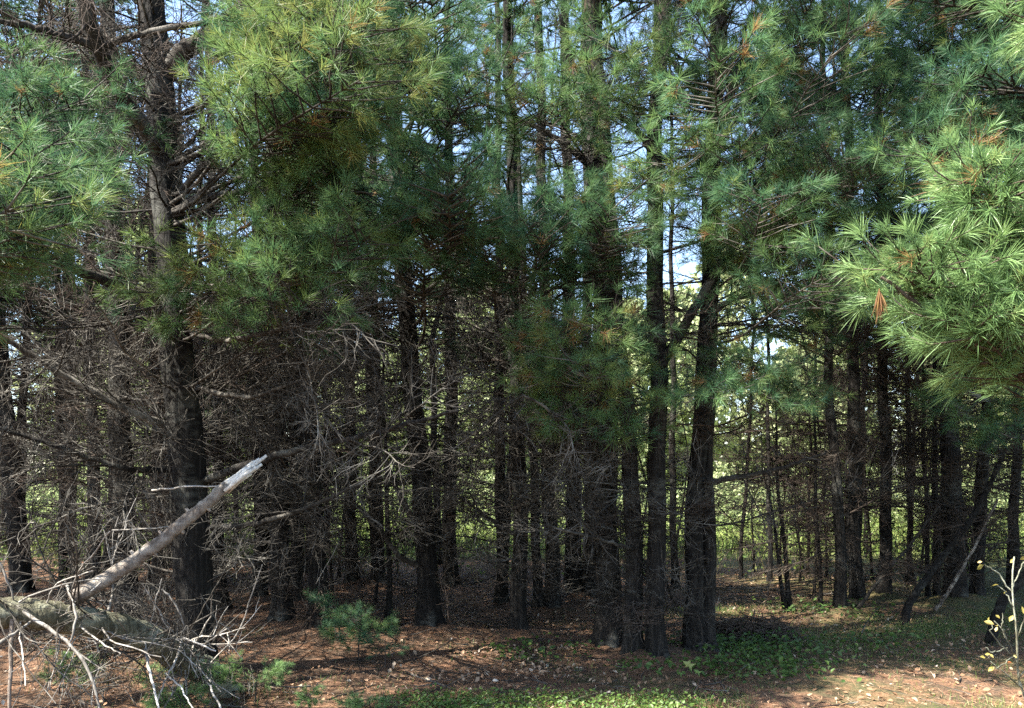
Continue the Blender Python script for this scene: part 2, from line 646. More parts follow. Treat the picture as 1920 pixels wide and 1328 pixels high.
def grow(key, base, line, wpx, H, label, zc=2.6, nd=24, nb=14, group=None, name='pine_tree', dk='grey', bk='full',
         rmax=1.9, dlen=1.3, zd0=.45, crown=True, cat='tree', wm=None, z_top=None):
    t = Tree()
    t.base = base
    t.d = base.y
    rng = np.random.default_rng(abs(hash(key)) % 1 + sum(ord(c) * (i + 3) * 17 for i, c in enumerate(key)))
    t.pts = trunk_line(base, line, H)
    t.root = tag(empty(name, base), label, cat, group)
    r0 = (wm if wm else wpx * base.y / FPX) / 2
    t.r0, t.H = r0, H
    part('trunk', trunk_mesh(t.pts, base, r0, H, rng), t.root)

    def on(z):
        return Vector(sample(t.pts, np.array([z]))[0])
    t.on = on
    z_frame = CAMZ + HOR * t.d / FPX
    # dead lower limbs
    nd = int(nd * (1.0 if base.x < -1.6 else 1.3 if base.x < .9 else .9))
    zmax = min(zc + 1.4, H * .9, z_frame + .3)
    for k in range(nd):
        z = zd0 + (zmax - zd0) * ((k + rng.random()) / nd) ** .72
        z = max(.25, round(z / .37 + .5 * (sum(map(ord, key)) % 3) / 3) * .37 + rng.normal(0, .035))
        for _ in range(6):
            a = rng.uniform(0, 2 * math.pi)
            L = dlen * rng.uniform(.45, 1.35)
            d = Vector((math.cos(a), math.sin(a), rng.uniform(-.18, .38)))
            s = on(z)
            if clear_of(s + d * L):
                add_dead(t, s, d, L, dk, rng)
                break
    # living limbs below the crown top
    ztop = z_top if z_top else min(max(z_frame + .5, zc + 1.0), H - 1.0)
    cnt = 0
    for k in range(nb):
        z = zc + (ztop - zc) * (k + rng.random()) / nb
        for _ in range(5):
            a = rng.uniform(0, 2 * math.pi)
            L = rmax * (1.1 - .5 * z / H) * rng.uniform(.6, 1.2)
            d = Vector((math.cos(a), math.sin(a), rng.uniform(-.05, .45)))
            s = on(z)
            tip = s + d * L
            px, py = pix(tip)
            mx, my = pix(s + d * L * .6)
            if tip.y < 3.6:
                continue
            if rng.random() < min(foliage_p(px, py, tip.y), foliage_p(mx, my, tip.y)):
                add_bough(t, s, tip, bk, rng)
                cnt += 1
                break
    if crown and H > ztop + 1:
        s = on(ztop - .2)
        o = part('crown', CROWN[int(rng.integers(3))], t.root, s - base, Matrix.Rotation(rng.uniform(0, 6), 3, 'Z'), (H + .3 - ztop) / 6.0)
    TREES[key] = t
    return t


def G(px, py):
    d = CAMZ * FPX / (py - HOR)
    return Vector(((px - 960) * d / FPX, d, 0))


# ------------------------------------------------------------------ the setting: ground
def ground():
    mb = MB()
    xs = np.concatenate([[-600, -200, -80, -40], np.arange(-24, 24.01, .22), [40, 80, 200, 600]])
    ys = np.concatenate([[-200, -60, -20, -5], np.arange(0, 30.01, .22), [36, 45, 60, 90, 150, 300, 900]])
    X, Y = np.meshgrid(xs, ys)
    Z = .018 * np.sin(X * 1.7 + Y * .6) + .016 * np.sin(X * .8 - Y * 2.3 + 1) + .012 * np.sin(X * 5.1 + 2) * np.sin(Y * 4.3) - .02
    for t_ in TREES.values():
        q_ = (X - t_.base.x) ** 2 + (Y - t_.base.y) ** 2
        Z = Z + .085 * np.exp(-q_ / (.05 + 3 * t_.r0 ** 2 + .3 * t_.r0)) * (t_.r0 > .06)
    near = (np.abs(X) < 25) & (Y > -1) & (Y < 31)
    Z = np.where(near, Z + R.normal(0, .006, Z.shape), -.02)
    Z = Z + np.clip((Y - 24) / 60, 0, 1) * .5
    n, m = X.shape
    i = np.arange(n - 1)[:, None] * m
    j = np.arange(m - 1)[None]
    q = np.stack([i + j, i + j + 1, i + m + j + 1, i + m + j], -1).reshape(-1, 4)
    mb.add(np.stack([X, Y, Z], -1).reshape(-1, 3), q)
    o = part('ground', mb.mesh('ground', M['ground']))
    o['kind'] = 'structure'



# ------------------------------------------------------------------ the pines
grow('main', G(368, 1268), [(356, 1000), (342, 720), (322, 480), (300, 250), (290, 0)], 68, 13,
     'thickest dark pine trunk, standing right behind the broken pale branch', zc=4.2, nd=60, nb=4, dlen=1.5)
grow('b', G(42, 1118), [(22, 900), (2, 680), (-40, 300)], 36, 11,
     'dark pine trunk tilting outward above the thick end of the mossy log', nd=30, nb=12, dk='brown')
grow('c', G(238, 1215), [(230, 900), (216, 540), (205, 200)], 44, 12,
     'brown pine trunk behind the join of mossy log and broken branch', zc=4.2, nd=50, nb=8, dk='brown')
grow('d', G(178, 1122), [(172, 800), (165, 400)], 24, 11,
     'slim pine between the tilting dark pine and the brown trunk behind the log', nd=28, nb=10, dk='brown')
grow('e', G(526, 1168), [(522, 800), (515, 400)], 38, 12,
     'dark pine nearest the splintered tip of the broken branch', zc=3.2, nd=40, nb=14)
grow('f', G(600, 1184), [(592, 1000), (576, 800), (560, 400)], 38, 12,
     'dark pine just behind the soft green pine seedling', zc=3.2, nd=40, nb=16)
grow('g', G(660, 1098), [(656, 800), (650, 400)], 24, 11,
     'slim pine against the bright meadow, first past the pine behind the seedling', nd=26, nb=12)
grow('h', G(710, 1098), [(706, 800), (700, 400)], 24, 11,
     'slim pine against the bright meadow with a thin pole in front of it', nd=26, nb=12)
grow('i', G(728, 1160), [(727, 1000), (724, 860), (720, 700)], 11, 4.2,
     'thin dark pole of a dead sapling beside the forked black pine', nd=10, nb=0, crown=False, dlen=.7)
grow('j', G(805, 1176), [(795, 1000), (778, 760), (762, 600), (748, 400), (735, 100)], 42, 13,
     'black pine trunk with forking dead limbs in front of the bright meadow', zc=3.0, nd=38, nb=22)
grow('k', G(843, 1100), [(846, 800), (842, 400)], 26, 12,
     'straight grey pine just behind the black trunk with forking limbs', nd=28, nb=14)
grow('l', G(940, 1132), [(938, 800), (935, 400)], 22, 11,
     'slim pine alone in the bright meadow gap beside the row of close stems', nd=26, nb=12)
grow('m', G(976, 1188), [(972, 900), (964, 560), (958, 300)], 28, 12,
     'straight dark pine in front of the two crossing slim stems', zc=3.0, nd=40, nb=20)
grow('n', G(1012, 1142), [(1000, 900), (985, 600)], 18, 10,
     'slim stem tilting toward the straight dark pine', nd=26, nb=10)
grow('o', G(1036, 1142), [(1030, 900), (1022, 560)], 27, 12,
     'dark pine touching the slim tilting stem at its foot', nd=28, nb=12)
grow('p', G(1080, 1126), [(1074, 900), (1066, 500), (1060, 100)], 30, 12,
     'dark pine lit by narrow meadow slits on both its sides', nd=28, nb=12)
grow('q', G(1140, 1216), [(1137, 900), (1128, 500), (1118, 250), (1108, 0)], 48, 14,
     'wide black pine of the three-trunk clump, showing tall against blue sky', zc=3.6, nd=42, nb=16)
grow('r', G(1192, 1238), [(1184, 950), (1168, 700), (1146, 430), (1116, 100)], 33, 12,
     'middle pine of the three-trunk clump, hung with pale dry twigs', zc=3.4, nd=44, nb=12)
grow('s', G(1233, 1244), [(1231, 900), (1232, 600), (1228, 250), (1238, 0)], 37, 13,
     'pine of the three-trunk clump nearest the double-stemmed pine, grey ringed bark', zc=3.4, nd=42, nb=12)
tt = grow('t', G(1298, 1230), [(1306, 950), (1322, 620), (1332, 400), (1342, 100)], 33, 14,
          'double-stemmed pine at the edge of the open grassy path', zc=3.0, nd=30, nb=22)
b2 = G(1326, 1224)
part('trunk', trunk_mesh(trunk_line(b2, [(1328, 900), (1336, 500), (1350, 100)], 13), b2, .066, 13, R), tt.root, b2 - tt.base)
grow('u', G(1578, 1146), [(1570, 950), (1558, 780), (1550, 400)], 20, 10,
     'slim pine close beside the ringed pine beyond the path', zc=2.8, nd=34, nb=12, dk='brown', zd0=.4)
grow('v', G(1606, 1134), [(1602, 900), (1598, 700), (1590, 300)], 25, 12,
     'ringed pine with dry drooping twigs at its foot beyond the path', zc=2.9, nd=46, nb=20, dk='brown', zd0=.2)
grow('w', G(1662, 1122), [(1658, 800), (1654, 500), (1648, 200)], 22, 12,
     'single straight pine beyond the path, between ringed pine and wide pine pair', zc=2.9, nd=40, nb=20, dk='brown', zd0=.3)
grow('xa', G(1756, 1116), [(1754, 900), (1752, 700)], 11, 7,
     'thin straight pole closest to the wide pine beyond the path', nd=14, nb=4, crown=False, dlen=.8, dk='brown')
grow('xb', G(1738, 1120), [(1736, 900), (1730, 680)], 9, 6,
     'thinner of the two poles before the wide pine beyond the path', nd=12, nb=3, crown=False, dlen=.7, dk='brown')
grow('y', G(1792, 1132), [(1784, 900), (1776, 660), (1768, 300)], 37, 13,
     'wide pine beyond the path behind the leaning dead sapling', zc=2.8, nd=46, nb=20, zd0=.3, dk='brown')
grow('z', G(1832, 1130), [(1842, 900), (1850, 700), (1858, 400)], 24, 12,
     'slanting pine whose foot touches the wide pine beyond the path', zc=2.8, nd=40, nb=18, zd0=.3, dk='brown')
grow('aa', G(1902, 1108), [(1906, 800), (1908, 400)], 18, 11,
     'slim pine seen behind the yellow-leaved bare shrub', zc=2.8, nd=22, nb=16)
grow('bb', G(1480, 1142), [(1472, 1040), (1464, 940), (1456, 840)], 10, 2.9,
     'thin leaning dead sapling at the head of the path, the taller of a pair', nd=8, nb=0, crown=False, dlen=.5, dk='brown', name='dead_sapling')
grow('cc', G(1472, 1143), [(1462, 1050), (1446, 950), (1430, 880)], 8, 2.1,
     'more slanted thin dead sapling of the pair at the path head', nd=7, nb=0, crown=False, dlen=.5, dk='brown', name='dead_sapling')
grow('dd', G(1443, 1092), [(1442, 900), (1440, 700)], 10, 7,
     'thin pole in the sunlit gap past the double-stemmed pine', nd=14, nb=3, crown=False, dlen=.9, dk='brown')
grow('ee', G(1536, 1138), [(1534, 1000), (1530, 850)], 8, 4.5,
     'thin brown dead sapling among sunlit tangled twigs beyond the path', nd=16, nb=0, crown=False, dlen=.8, dk='brown', name='dead_sapling')
grow('ff', G(1264, 1100), [(1262, 850), (1260, 500)], 15, 9,
     'slim stem seen through the gap before the double-stemmed pine', nd=16, nb=6)
grow('gg', G(300, 1112), [(292, 800), (285, 400)], 22, 11,
     'slim pine half hidden by the thickest trunk', nd=28, nb=8)
grow('hh', G(120, 1092), [(112, 800), (105, 400)], 16, 10,
     'thin brown pine in the bright gap above the mossy log', nd=24, nb=8, dk='brown')
grow('kk', G(488, 1126), [(484, 800), (480, 400)], 26, 11,
     'dim pine behind the dark pine nearest the splintered tip', nd=28, nb=8)
grow('ll', G(556, 1136), [(552, 800), (548, 400)], 26, 11,
     'dim pine between the seedling pine and the splintered tip pine', nd=28, nb=10)
grow('nn', G(1108, 1128), [(1104, 800), (1100, 400)], 26, 11,
     'shadowed pine just behind the wide black pine of the clump', nd=24, nb=8)
grow('oo', G(415, 1150), [(408, 850), (400, 500)], 24, 11,
     'slim shadowed pine beside the thickest trunk, on its meadow side', nd=30, nb=8)

# further stems along the meadow edge, nothing tells them apart
rg = np.random.default_rng(5)
spots = []
for k in range(30):
    for _ in range(40):
        d = rg.uniform(11.5, 16.5)
        x = (rg.uniform(-.72, .72) if k < 22 else rg.uniform(-.72, -.2)) * d
        if all((x - a) ** 2 + (d - b) ** 2 > 1.1 for a, b in spots):
            spots.append((x, d))
            break
for k, (x, d) in enumerate(spots):
    right = x > 2
    grow('back%d' % k, Vector((x, d, 0)), [pix((x + rg.normal(0, .15), d, 4)), pix((x + rg.normal(0, .3), d, 7))], 0, rg.uniform(9, 12),
         'thin pine stem far back at the meadow edge among its like', zc=rg.uniform(2.8, 3.8), nd=18 if right else 16, nb=5 if right else 12, zd0=.4, wm=rg.uniform(.06, .12) if right else rg.uniform(.10, .19),
         group='thin pines along the meadow edge', dk='brown' if right else 'far', bk='far', dlen=1.6, rmax=2.0, crown=not right)

rg = np.random.default_rng(15)
n_s = 0
while n_s < 40:
    d = rg.uniform(8.6, 13.5) if n_s < 26 else rg.uniform(10.2, 14)
    x = rg.uniform(-.66, .62) * d if n_s < 26 else rg.uniform(.26, .6) * d
    px, py = pix((x, d, 0))
    if 1330 < px < 1900 and d < 9.8:
        continue
    if any((x - t_.base.x) ** 2 + (d - t_.base.y) ** 2 < .16 for t_ in TREES.values()):
        continue
    h = rg.uniform(1.4, 4.0)
    grow('dead%d' % n_s, Vector((x, d, 0)), [pix((x + rg.normal(0, .12), d, h * .5)), pix((x + rg.normal(0, .25), d, h))], 0, h,
         'thin dead sapling with bare tangled twigs deep among the pine trunks', zc=9, nd=int(6 + 6 * h) + (8 if n_s >= 26 else 0), nb=0, wm=rg.uniform(.025, .05), zd0=.15,
         group='thin dead saplings among the pines', dk='brown', dlen=.8, crown=False, name='dead_sapling')
    n_s += 1

# neighbours whose limbs reach into view or shade it
lb = grow('lb', Vector((-4.9, 4.9, 0)), [(-530, 400)], 0, 6.0, 'pine beyond the frame edge whose lit boughs hang over the bare upper limbs',
          wm=.3, zc=2.4, nd=14, nb=0, dlen=1.4, z_top=4.2, crown=False)
rb = grow('rb', Vector((3.3, 2.9, 0)), [(2680, 400)], 0, 5.0, 'pine with bright sunlit boughs reaching in over the path', wm=.2, zc=2.0, nd=0, nb=0, z_top=3.4, crown=False)
SIDE = [(-6.6, 7.6), (-8.2, 10.2), (-9.3, 6.6), (-11, 9), (-7.2, 13), (-11.5, 12.8), (-13.5, 7), (6.2, 8.4), (7.6, 11.5), (6.3, 6.0), (9, 9)]
for k, (x, y) in enumerate(SIDE):
    grow('side%d' % k, Vector((x, y, 0)), [pix((x, y, 5))], 0, 11 + (k % 3), 'neighbouring pine of the stand just beyond the view',
         wm=.26, zc=2.6, nd=14, nb=18, group='pines of the stand beyond the view', z_top=6.0, dlen=1.4)


ground()


# ------------------------------------------------------------------ limbs and boughs one can follow in the photograph
def limb(key, pix3, w0, w1, twigs=8, kind='grey', L=.8, mat='twig', name='limb'):
    """A thick limb along (pixel, depth) points with dead side branches as its own pieces."""
    t = TREES[key]
    pts = np.array([tuple(P(*q) - t.base) for q in pix3])
    tt_ = np.linspace(0, 1, len(pts))
    ti = np.linspace(0, 1, 26)
    c = np.stack([np.interp(ti, tt_, pts[:, k]) for k in range(3)], 1)
    k3 = np.array([.25, .5, .25])
    for _ in range(3):
        c[1:-1] = .25 * c[:-2] + .5 * c[1:-1] + .25 * c[2:]
    c += R.normal(0, .004, c.shape)
    d = pix3[0][2]
    r = np.linspace(w0, w1, 26) * d / FPX / 2
    mb = MB()
    wob = 1 + R.normal(0, .05, (26, 9))
    mb.tube(c, r, 9, cap=True, wob=wob)
    o = part(name, mb.mesh('limb', M[mat]), t.root)
    for k in range(twigs):
        tk = .2 + .8 * (k + R.random()) / twigs
        p, dd = at_t(c, min(tk, .999))
        v = Vector(dd) + Vector(R.normal(0, .75, 3))
        LL = L * R.uniform(.5, 1.3)
        cands = DEAD[kind]
        L0, me = min(cands, key=lambda q: abs(q[0] - LL) + .2 * R.random())
        part('side_branch', me, o, p, aim(v, R.uniform(0, 6)), LL / L0)
    return o


limb('main', [(308, 300, 6.4), (268, 240, 6.0), (218, 165, 5.6), (186, 92, 5.3), (158, 20, 5.1), (146, -60, 5.0)], 30, 18, 10, 'brown', .9)
limb('main', [(186, 88, 5.3), (100, 62, 5.1), (40, 45, 5.0), (-60, 40, 4.9)], 16, 8, 10, 'brown', .8)
limb('main', [(190, 84, 5.3), (270, 62, 5.2), (380, 42, 5.1), (470, 18, 5.0), (520, -10, 5.0)], 13, 7, 9, 'brown', .7)
limb('main', [(312, 140, 6.4), (350, 92, 6.2), (400, 62, 6.1), (480, -10, 6.0), (520, -60, 5.9)], 36, 18, 8)
limb('main', [(335, 385, 6.4), (380, 372, 6.2), (440, 362, 6.0), (520, 340, 5.7), (600, 335, 5.5)], 18, 6, 8)
limb('main', [(332, 370, 6.4), (365, 330, 6.1), (400, 285, 5.9), (422, 258, 5.8)], 16, 8, 4, 'pale', .5)
limb('main', [(320, 575, 6.4), (250, 545, 6.1), (150, 510, 5.8), (60, 465, 5.6), (-40, 430, 5.5)], 24, 10, 9, 'brown', .9)
limb('main', [(335, 805, 6.4), (240, 772, 6.1), (120, 705, 5.9), (-20, 615, 5.7)], 16, 8, 12, 'grey', .9)
limb('main', [(340, 880, 6.4), (240, 882, 6.0), (120, 842, 5.8), (-20, 798, 5.6)], 13, 6, 12, 'grey', .8, 'bark')
limb('main', [(372, 905, 6.4), (460, 872, 6.0), (560, 842, 5.7), (680, 818, 5.5), (790, 790, 5.3), (860, 768, 5.2)], 16, 5, 12, 'grey', .8, 'bark')
limb('main', [(372, 990, 6.4), (470, 985, 6.1), (560, 960, 5.9), (680, 905, 5.8)], 12, 5, 9, 'grey', .7)
limb('main', [(345, 620, 6.4), (420, 640, 6.0), (520, 620, 5.6), (640, 600, 5.4)], 12, 5, 12, 'grey', .8)
limb('j', [(790, 985, 8.39), (765, 960, 8.2), (745, 920, 8.1), (722, 860, 8.0), (700, 830, 8.0)], 14, 6, 6, 'grey', .7)
limb('j', [(795, 1065, 8.39), (750, 1045, 8.2), (715, 1000, 8.1), (680, 960, 8.0)], 12, 5, 6, 'grey', .7)
limb('s', [(1238, 690, 6.75), (1285, 610, 6.6), (1330, 530, 6.5), (1400, 420, 6.4), (1480, 310, 6.3), (1560, 240, 6.2)], 20, 8, 9, 'grey', .8, 'bark')
limb('t', [(1330, 590, 7.0), (1370, 562, 6.8), (1420, 548, 6.6), (1490, 552, 6.4)], 14, 5, 7, 'grey', .7)
limb('t', [(1322, 905, 7.0), (1390, 895, 6.8), (1460, 880, 6.7), (1550, 850, 6.6)], 12, 5, 7, 'grey', .7)
limb('t', [(1335, 250, 7.0), (1370, 180, 6.9), (1385, 120, 6.9)], 20, 12, 4)
limb('t', [(1330, 200, 7.0), (1285, 150, 6.9), (1240, 90, 6.8)], 14, 8, 4)
limb('q', [(1125, 330, 7.3), (1060, 270, 7.1), (1010, 240, 7.0), (960, 220, 6.9)], 14, 6, 7)
limb('q', [(1118, 240, 7.3), (1075, 130, 7.1), (1050, 30, 7.0)], 16, 8, 6)
limb('s', [(1230, 290, 6.75), (1190, 240, 6.7), (1150, 205, 6.6)], 16, 8, 5)
limb('r', [(1188, 1030, 6.8), (1160, 1022, 6.4), (1100, 1005, 6.2), (1020, 985, 6.0)], 8, 4, 7, 'grey', .5)
limb('r', [(1185, 850, 6.8), (1120, 830, 6.4), (1050, 780, 6.1), (980, 740, 5.9)], 10, 4, 10, 'grey', .8)
limb('m', [(975, 1010, 8.0), (900, 960, 7.6), (860, 930, 7.4)], 8, 4, 7, 'grey', .6)
limb('main', [(350, 720, 6.4), (420, 740, 6.0), (480, 745, 5.8), (600, 700, 5.5)], 11, 4, 12, 'grey', .8)


def boughs(key, items, kind='full', z=None, roll=None):
    t = TREES[key]
    for sx, sy, sd, ex, ey, ed in items:
        add_bough(t, P(sx, sy, sd), P(ex, ey, ed), kind, R, roll)


def boughs_to(key, tips, kind='full', drop=(-.5, .25)):
    t = TREES[key]
    for ex, ey, ed in tips:
        tip = P(ex, ey, ed)
        z = min(max(tip.z + R.uniform(*drop), 1.2), t.H - 1)
        add_bough(t, t.on(z), tip, kind, R)


# bright boughs in the sun over the path
RBT = [(1660, 505), (1705, 492), (1740, 520), (1720, 566), (1750, 596), (1810, 556), (1765, 305), (1825, 335), (1780, 385), (1830, 362), (1852, 424),
       (1900, 352), (1925, 420), (1870, 500), (1806, 632), (1870, 680), (1900, 600), (1832, 575), (1925, 520), (1925, 700), (1970, 460),
       (1840, 640), (1960, 590), (1938, -15), (1985, 15)]
rp = np.random.default_rng(3)
boughs('rb', [(x + rp.uniform(150, 230), y + rp.uniform(60, 140), 2.75 + rp.uniform(-.1, .15), x, y, 2.62 + rp.uniform(-.15, .15)) for x, y in RBT], 'near')
limb('rb', [(2680, 900, 2.9), (2400, 850, 2.9), (2150, 820, 2.85), (1960, 735, 2.75), (1860, 660, 2.7), (1750, 590, 2.68), (1650, 520, 2.65)], 24, 5, 0, mat='twig_brown')
limb('rb', [(2660, 620, 2.9), (2400, 660, 2.8), (2150, 590, 2.75), (1960, 480, 2.7), (1850, 400, 2.68), (1750, 330, 2.65)], 20, 5, 0, mat='twig_brown')
limb('rb', [(2660, 240, 2.9), (2400, 160, 2.8), (2150, 100, 2.7)], 18, 8, 0, mat='twig_brown')
# lit boughs over the bare limbs
boughs_to('lb', [(60, 290, 4.0), (40, 400, 3.8), (100, 220, 4.4), (130, 330, 4.2), (170, 200, 4.6), (60, 430, 3.9), (90, 160, 4.6), (-20, 480, 3.6), (140, 290, 4.7), (110, 380, 4.2),
               (230, 230, 5.0), (20, 340, 3.7)])
boughs_to('lb', [(50, 440, 3.6), (20, 300, 3.8), (-10, 400, 3.5)], 'sunlit_tint')
# ------------------------------------------------------------------ gaps in the canopy through which the sun reaches the floor
def open_gaps(tg, reach=1.0):
    bpy.context.view_layer.update()
    keep = {TREES[k].root for k in ('rb', 'lb', 'fallen') if k in TREES}
    rays = [(G(*q), .30) for q in tg]
    gone = 0
    for on_ in [o.name for o in col.objects]:
        o = bpy.data.objects.get(on_)
        if o is None:
            continue
        n = on_.split('.')[0]
        if n not in ('bough', 'dead_branch', 'crown', 'side_branch'):
            continue
        top = o
        while top.parent:
            top = top.parent
        if top in keep:
            continue
        bb = [o.matrix_world @ Vector(c) for c in o.bound_box]
        if n == 'crown':
            a_, b_, lim = o.matrix_world @ Vector((0, 0, 0)), o.matrix_world @ Vector((0, 0, 6)), 1.7
        else:
            a_ = o.matrix_world.translation
            b_ = o.matrix_world @ Vector((max(c[0] for c in o.bound_box), 0, 0))
            lim = (.36 if n == 'bough' else .2) * reach
        hit = False
        for g_, w_ in rays:
            for t_ in np.linspace(.12, 1, 8):
                p = a_ + (b_ - a_) * float(t_)
                v = p - g_
                k = v.dot(sdir)
                if k > .3 and (v - sdir * k).length < (lim if n != 'crown' else lim * (1.2 - t_) * .5):
                    hit = True
                    break
            if hit:
                break
        if hit:
            for c in list(o.children):
                bpy.data.objects.remove(c)
            bpy.data.objects.remove(o)
            gone += 1
    print('opened', gone)


PATH_SPOTS = [(1372, 1146), (1415, 1160), (1460, 1142), (1500, 1150), (1535, 1146), (1580, 1168), (1640, 1172), (1660, 1216), (1720, 1212), (1560, 1282), (1640, 1262),
              (1750, 1256), (1700, 1306), (1500, 1285), (1820, 1258), (1545, 1205)]
open_gaps(PATH_SPOTS + [(1400, 1110), (1460, 1098), (1540, 1118), (1620, 1122), (1700, 1128), (1800, 1118), (1380, 1088), (1500, 1085), (1660, 1090), (860, 1275), (1290, 1300)])

# the bright edge of the overhanging mass and the darker mass beside it
rq = np.random.default_rng(21)


def spots_in(n, x0, x1, y0, y1, d0, d1):
    return [(rq.uniform(x0, x1), rq.uniform(y0, y1), rq.uniform(d0, d1)) for _ in range(n)]


boughs_to('main', spots_in(9, 560, 690, -60, 400, 4.2, 4.9), 'sunlit_tint')
boughs_to('main', spots_in(5, 600, 720, -40, 420, 4.5, 5.2))
boughs_to('j', spots_in(22, 600, 900, -40, 470, 5.0, 6.8))
boughs_to('m', spots_in(17, 740, 950, -40, 450, 5.2, 6.8))
boughs_to('q', spots_in(9, 930, 1290, 20, 440, 5.9, 6.7), 'thin')
boughs_to('s', spots_in(7, 1080, 1300, 0, 430, 5.6, 6.2), 'thin')
boughs_to('p', spots_in(10, 960, 1240, -20, 480, 8.4, 9.4), 'full')
boughs_to('ff', spots_in(6, 1180, 1310, 100, 520, 9.0, 10.4), 'full')
boughs_to('m', [(1140, 400, 5.4), (1150, 450, 5.6), (1050, 450, 5.5), (1090, 380, 5.8), (1120, 470, 6.0), (1000, 420, 5.6)])
boughs_to('t', spots_in(17, 1370, 1660, -40, 560, 5.0, 6.6))
boughs_to('v', spots_in(9, 1400, 1720, 0, 640, 6.8, 8.2))
boughs_to('u', spots_in(6, 1400, 1640, 280, 660, 7.0, 8.2))
boughs_to('y', spots_in(10, 1640, 1930, -20, 560, 6.4, 8.0))
boughs_to('side9', spots_in(15, 1640, 1930, -60, 520, 4.8, 6.0))
boughs_to('t', spots_in(9, 1340, 1600, 280, 600, 5.6, 6.4), 'thin')
# single lit sprays in the shaded middle
boughs_to('main', spots_in(15, 390, 700, 240, 600, 4.9, 5.6), 'thin')
boughs_to('r', spots_in(9, 980, 1240, 540, 800, 5.4, 6.1), 'thin')
boughs('t', [(1330, 640, 7, 1400, 740, 5.9), (1350, 660, 7, 1470, 770, 6), (1340, 680, 7, 1300, 750, 5.9), (1340, 640, 7, 1520, 730, 6.1), (1340, 650, 7, 1440, 700, 6)], 'full')
boughs('z', [(1840, 700, 9, 1830, 800, 7.2), (1850, 720, 9, 1900, 830, 7), (1845, 690, 9, 1880, 770, 7.2)], 'full')

open_gaps(PATH_SPOTS[:6], .5)

# short dry whorl twigs left on the stems in front
for key in ('q', 'r', 's', 't', 'j', 'm', 'f', 'e', 'c', 'o', 'p', 'v', 'y', 'w'):
    t = TREES[key]
    for k in range(14):
        z = .5 + 3.4 * (k // 3 + R.normal(0, .06)) / 4.6
        a = R.uniform(math.pi * .95, math.pi * 2.05)
        d = Vector((math.cos(a), math.sin(a) * .7, R.uniform(-.15, .2)))
        add_dead(t, t.on(max(.3, z)), d, R.uniform(.35, .95), 'grey' if k % 3 else 'brown')

# one dead tuft hanging under the bright boughs
mb = MB()
needles(mb, [tuple(P(1650, 566, 2.62) - rb.base)] * 2, [(.05, 0, -1), (.1, .1, -1)], [.86, .86], 34, .05, .085, .003, R, True, (14, 8))
part('dead_needle_tuft', mb.mesh('dead_needle_tuft', M['needles']), rb.root)['label'] = 'brown dead tuft of hanging needles'


# ------------------------------------------------------------------ the fallen pine across the near corner
ft = Tree()
ft.base = G(420, 1288)
ft.root = tag(empty('fallen_tree', ft.base), 'fallen pine log, mossy, propped up with a broken peeled branch rising from it', 'fallen tree')
TREES['fallen'] = ft
limb('fallen', [(-420, 1060, 4.0), (-40, 1146, 4.4), (80, 1150, 4.5), (190, 1172, 4.7)], 66, 62, 0, mat='log', name='log')
limb('fallen', [(170, 1166, 4.74), (250, 1188, 4.95), (330, 1226, 5.35), (392, 1262, 5.75), (430, 1300, 6.0)], 58, 66, 0, mat='log', name='log')
limb('fallen', [(135, 1122, 4.62), (200, 1086, 4.66), (290, 1026, 4.72), (370, 960, 4.78), (428, 910, 4.82)], 30, 22, 0, mat='branch_bark', name='broken_branch')
# peeled, splintered end
sp = MB()
a0, a1 = P(420, 917, 4.815), P(487, 866, 4.86)
ax = (a1 - a0).normalized()
side = ax.cross(Vector((0, 1, 0))).normalized()
for k in range(11):
    o_ = side * R.uniform(-.032, .032) + Vector((0, R.uniform(-.025, .025), 0))
    e_ = a1 + o_ * .85 + ax * (R.uniform(-.11, .03) + (.04 if o_.dot(side) > 0 else 0))
    sp.tube([tuple(a0 + o_ * .9 - ft.base), tuple((a0 + e_) / 2 + o_ * .1 - ft.base), tuple(e_ - ft.base)], [.013, .016, .009], 6, cap=True)
part('splintered_end', sp.mesh('splintered_end', M['splinter']), ft.root)['label'] = 'pale peeled splintered end'
for k in range(7):                                                   # knobs where limbs broke off
    p, dd = at_t(np.array([tuple(P(*q) - ft.base) for q in [(135, 1122, 4.62), (290, 1026, 4.72), (428, 910, 4.82)]]), .3 + .09 * k)
    kb = MB()
    s = side * (.05 if k % 2 else -.045)
    kb.tube([tuple(p), tuple(Vector(p) + s * .7), tuple(Vector(p) + s * 1.15)], [.016, .013, .007], 6, cap=True)
    part('branch_stub', kb.mesh('branch_stub', M['branch_bark']), ft.root)


def twig(key, pts3, w, mat='pale_twig', name='twig'):
    t = TREES[key]
    c = np.array([tuple(P(*q) - t.base) for q in pts3])
    ti = np.linspace(0, 1, 12)
    c = np.stack([np.interp(ti, np.linspace(0, 1, len(c)), c[:, k]) for k in range(3)], 1)
    c[1:-1] = .25 * c[:-2] + .5 * c[1:-1] + .25 * c[2:]
    c += R.normal(0, .003, c.shape)
    mb_ = MB()
    mb_.tube(c, np.linspace(w, w * .55, 12) * pts3[0][2] / FPX / 2, 5)
    return part(name, mb_.mesh('twig', M[mat]), t.root)


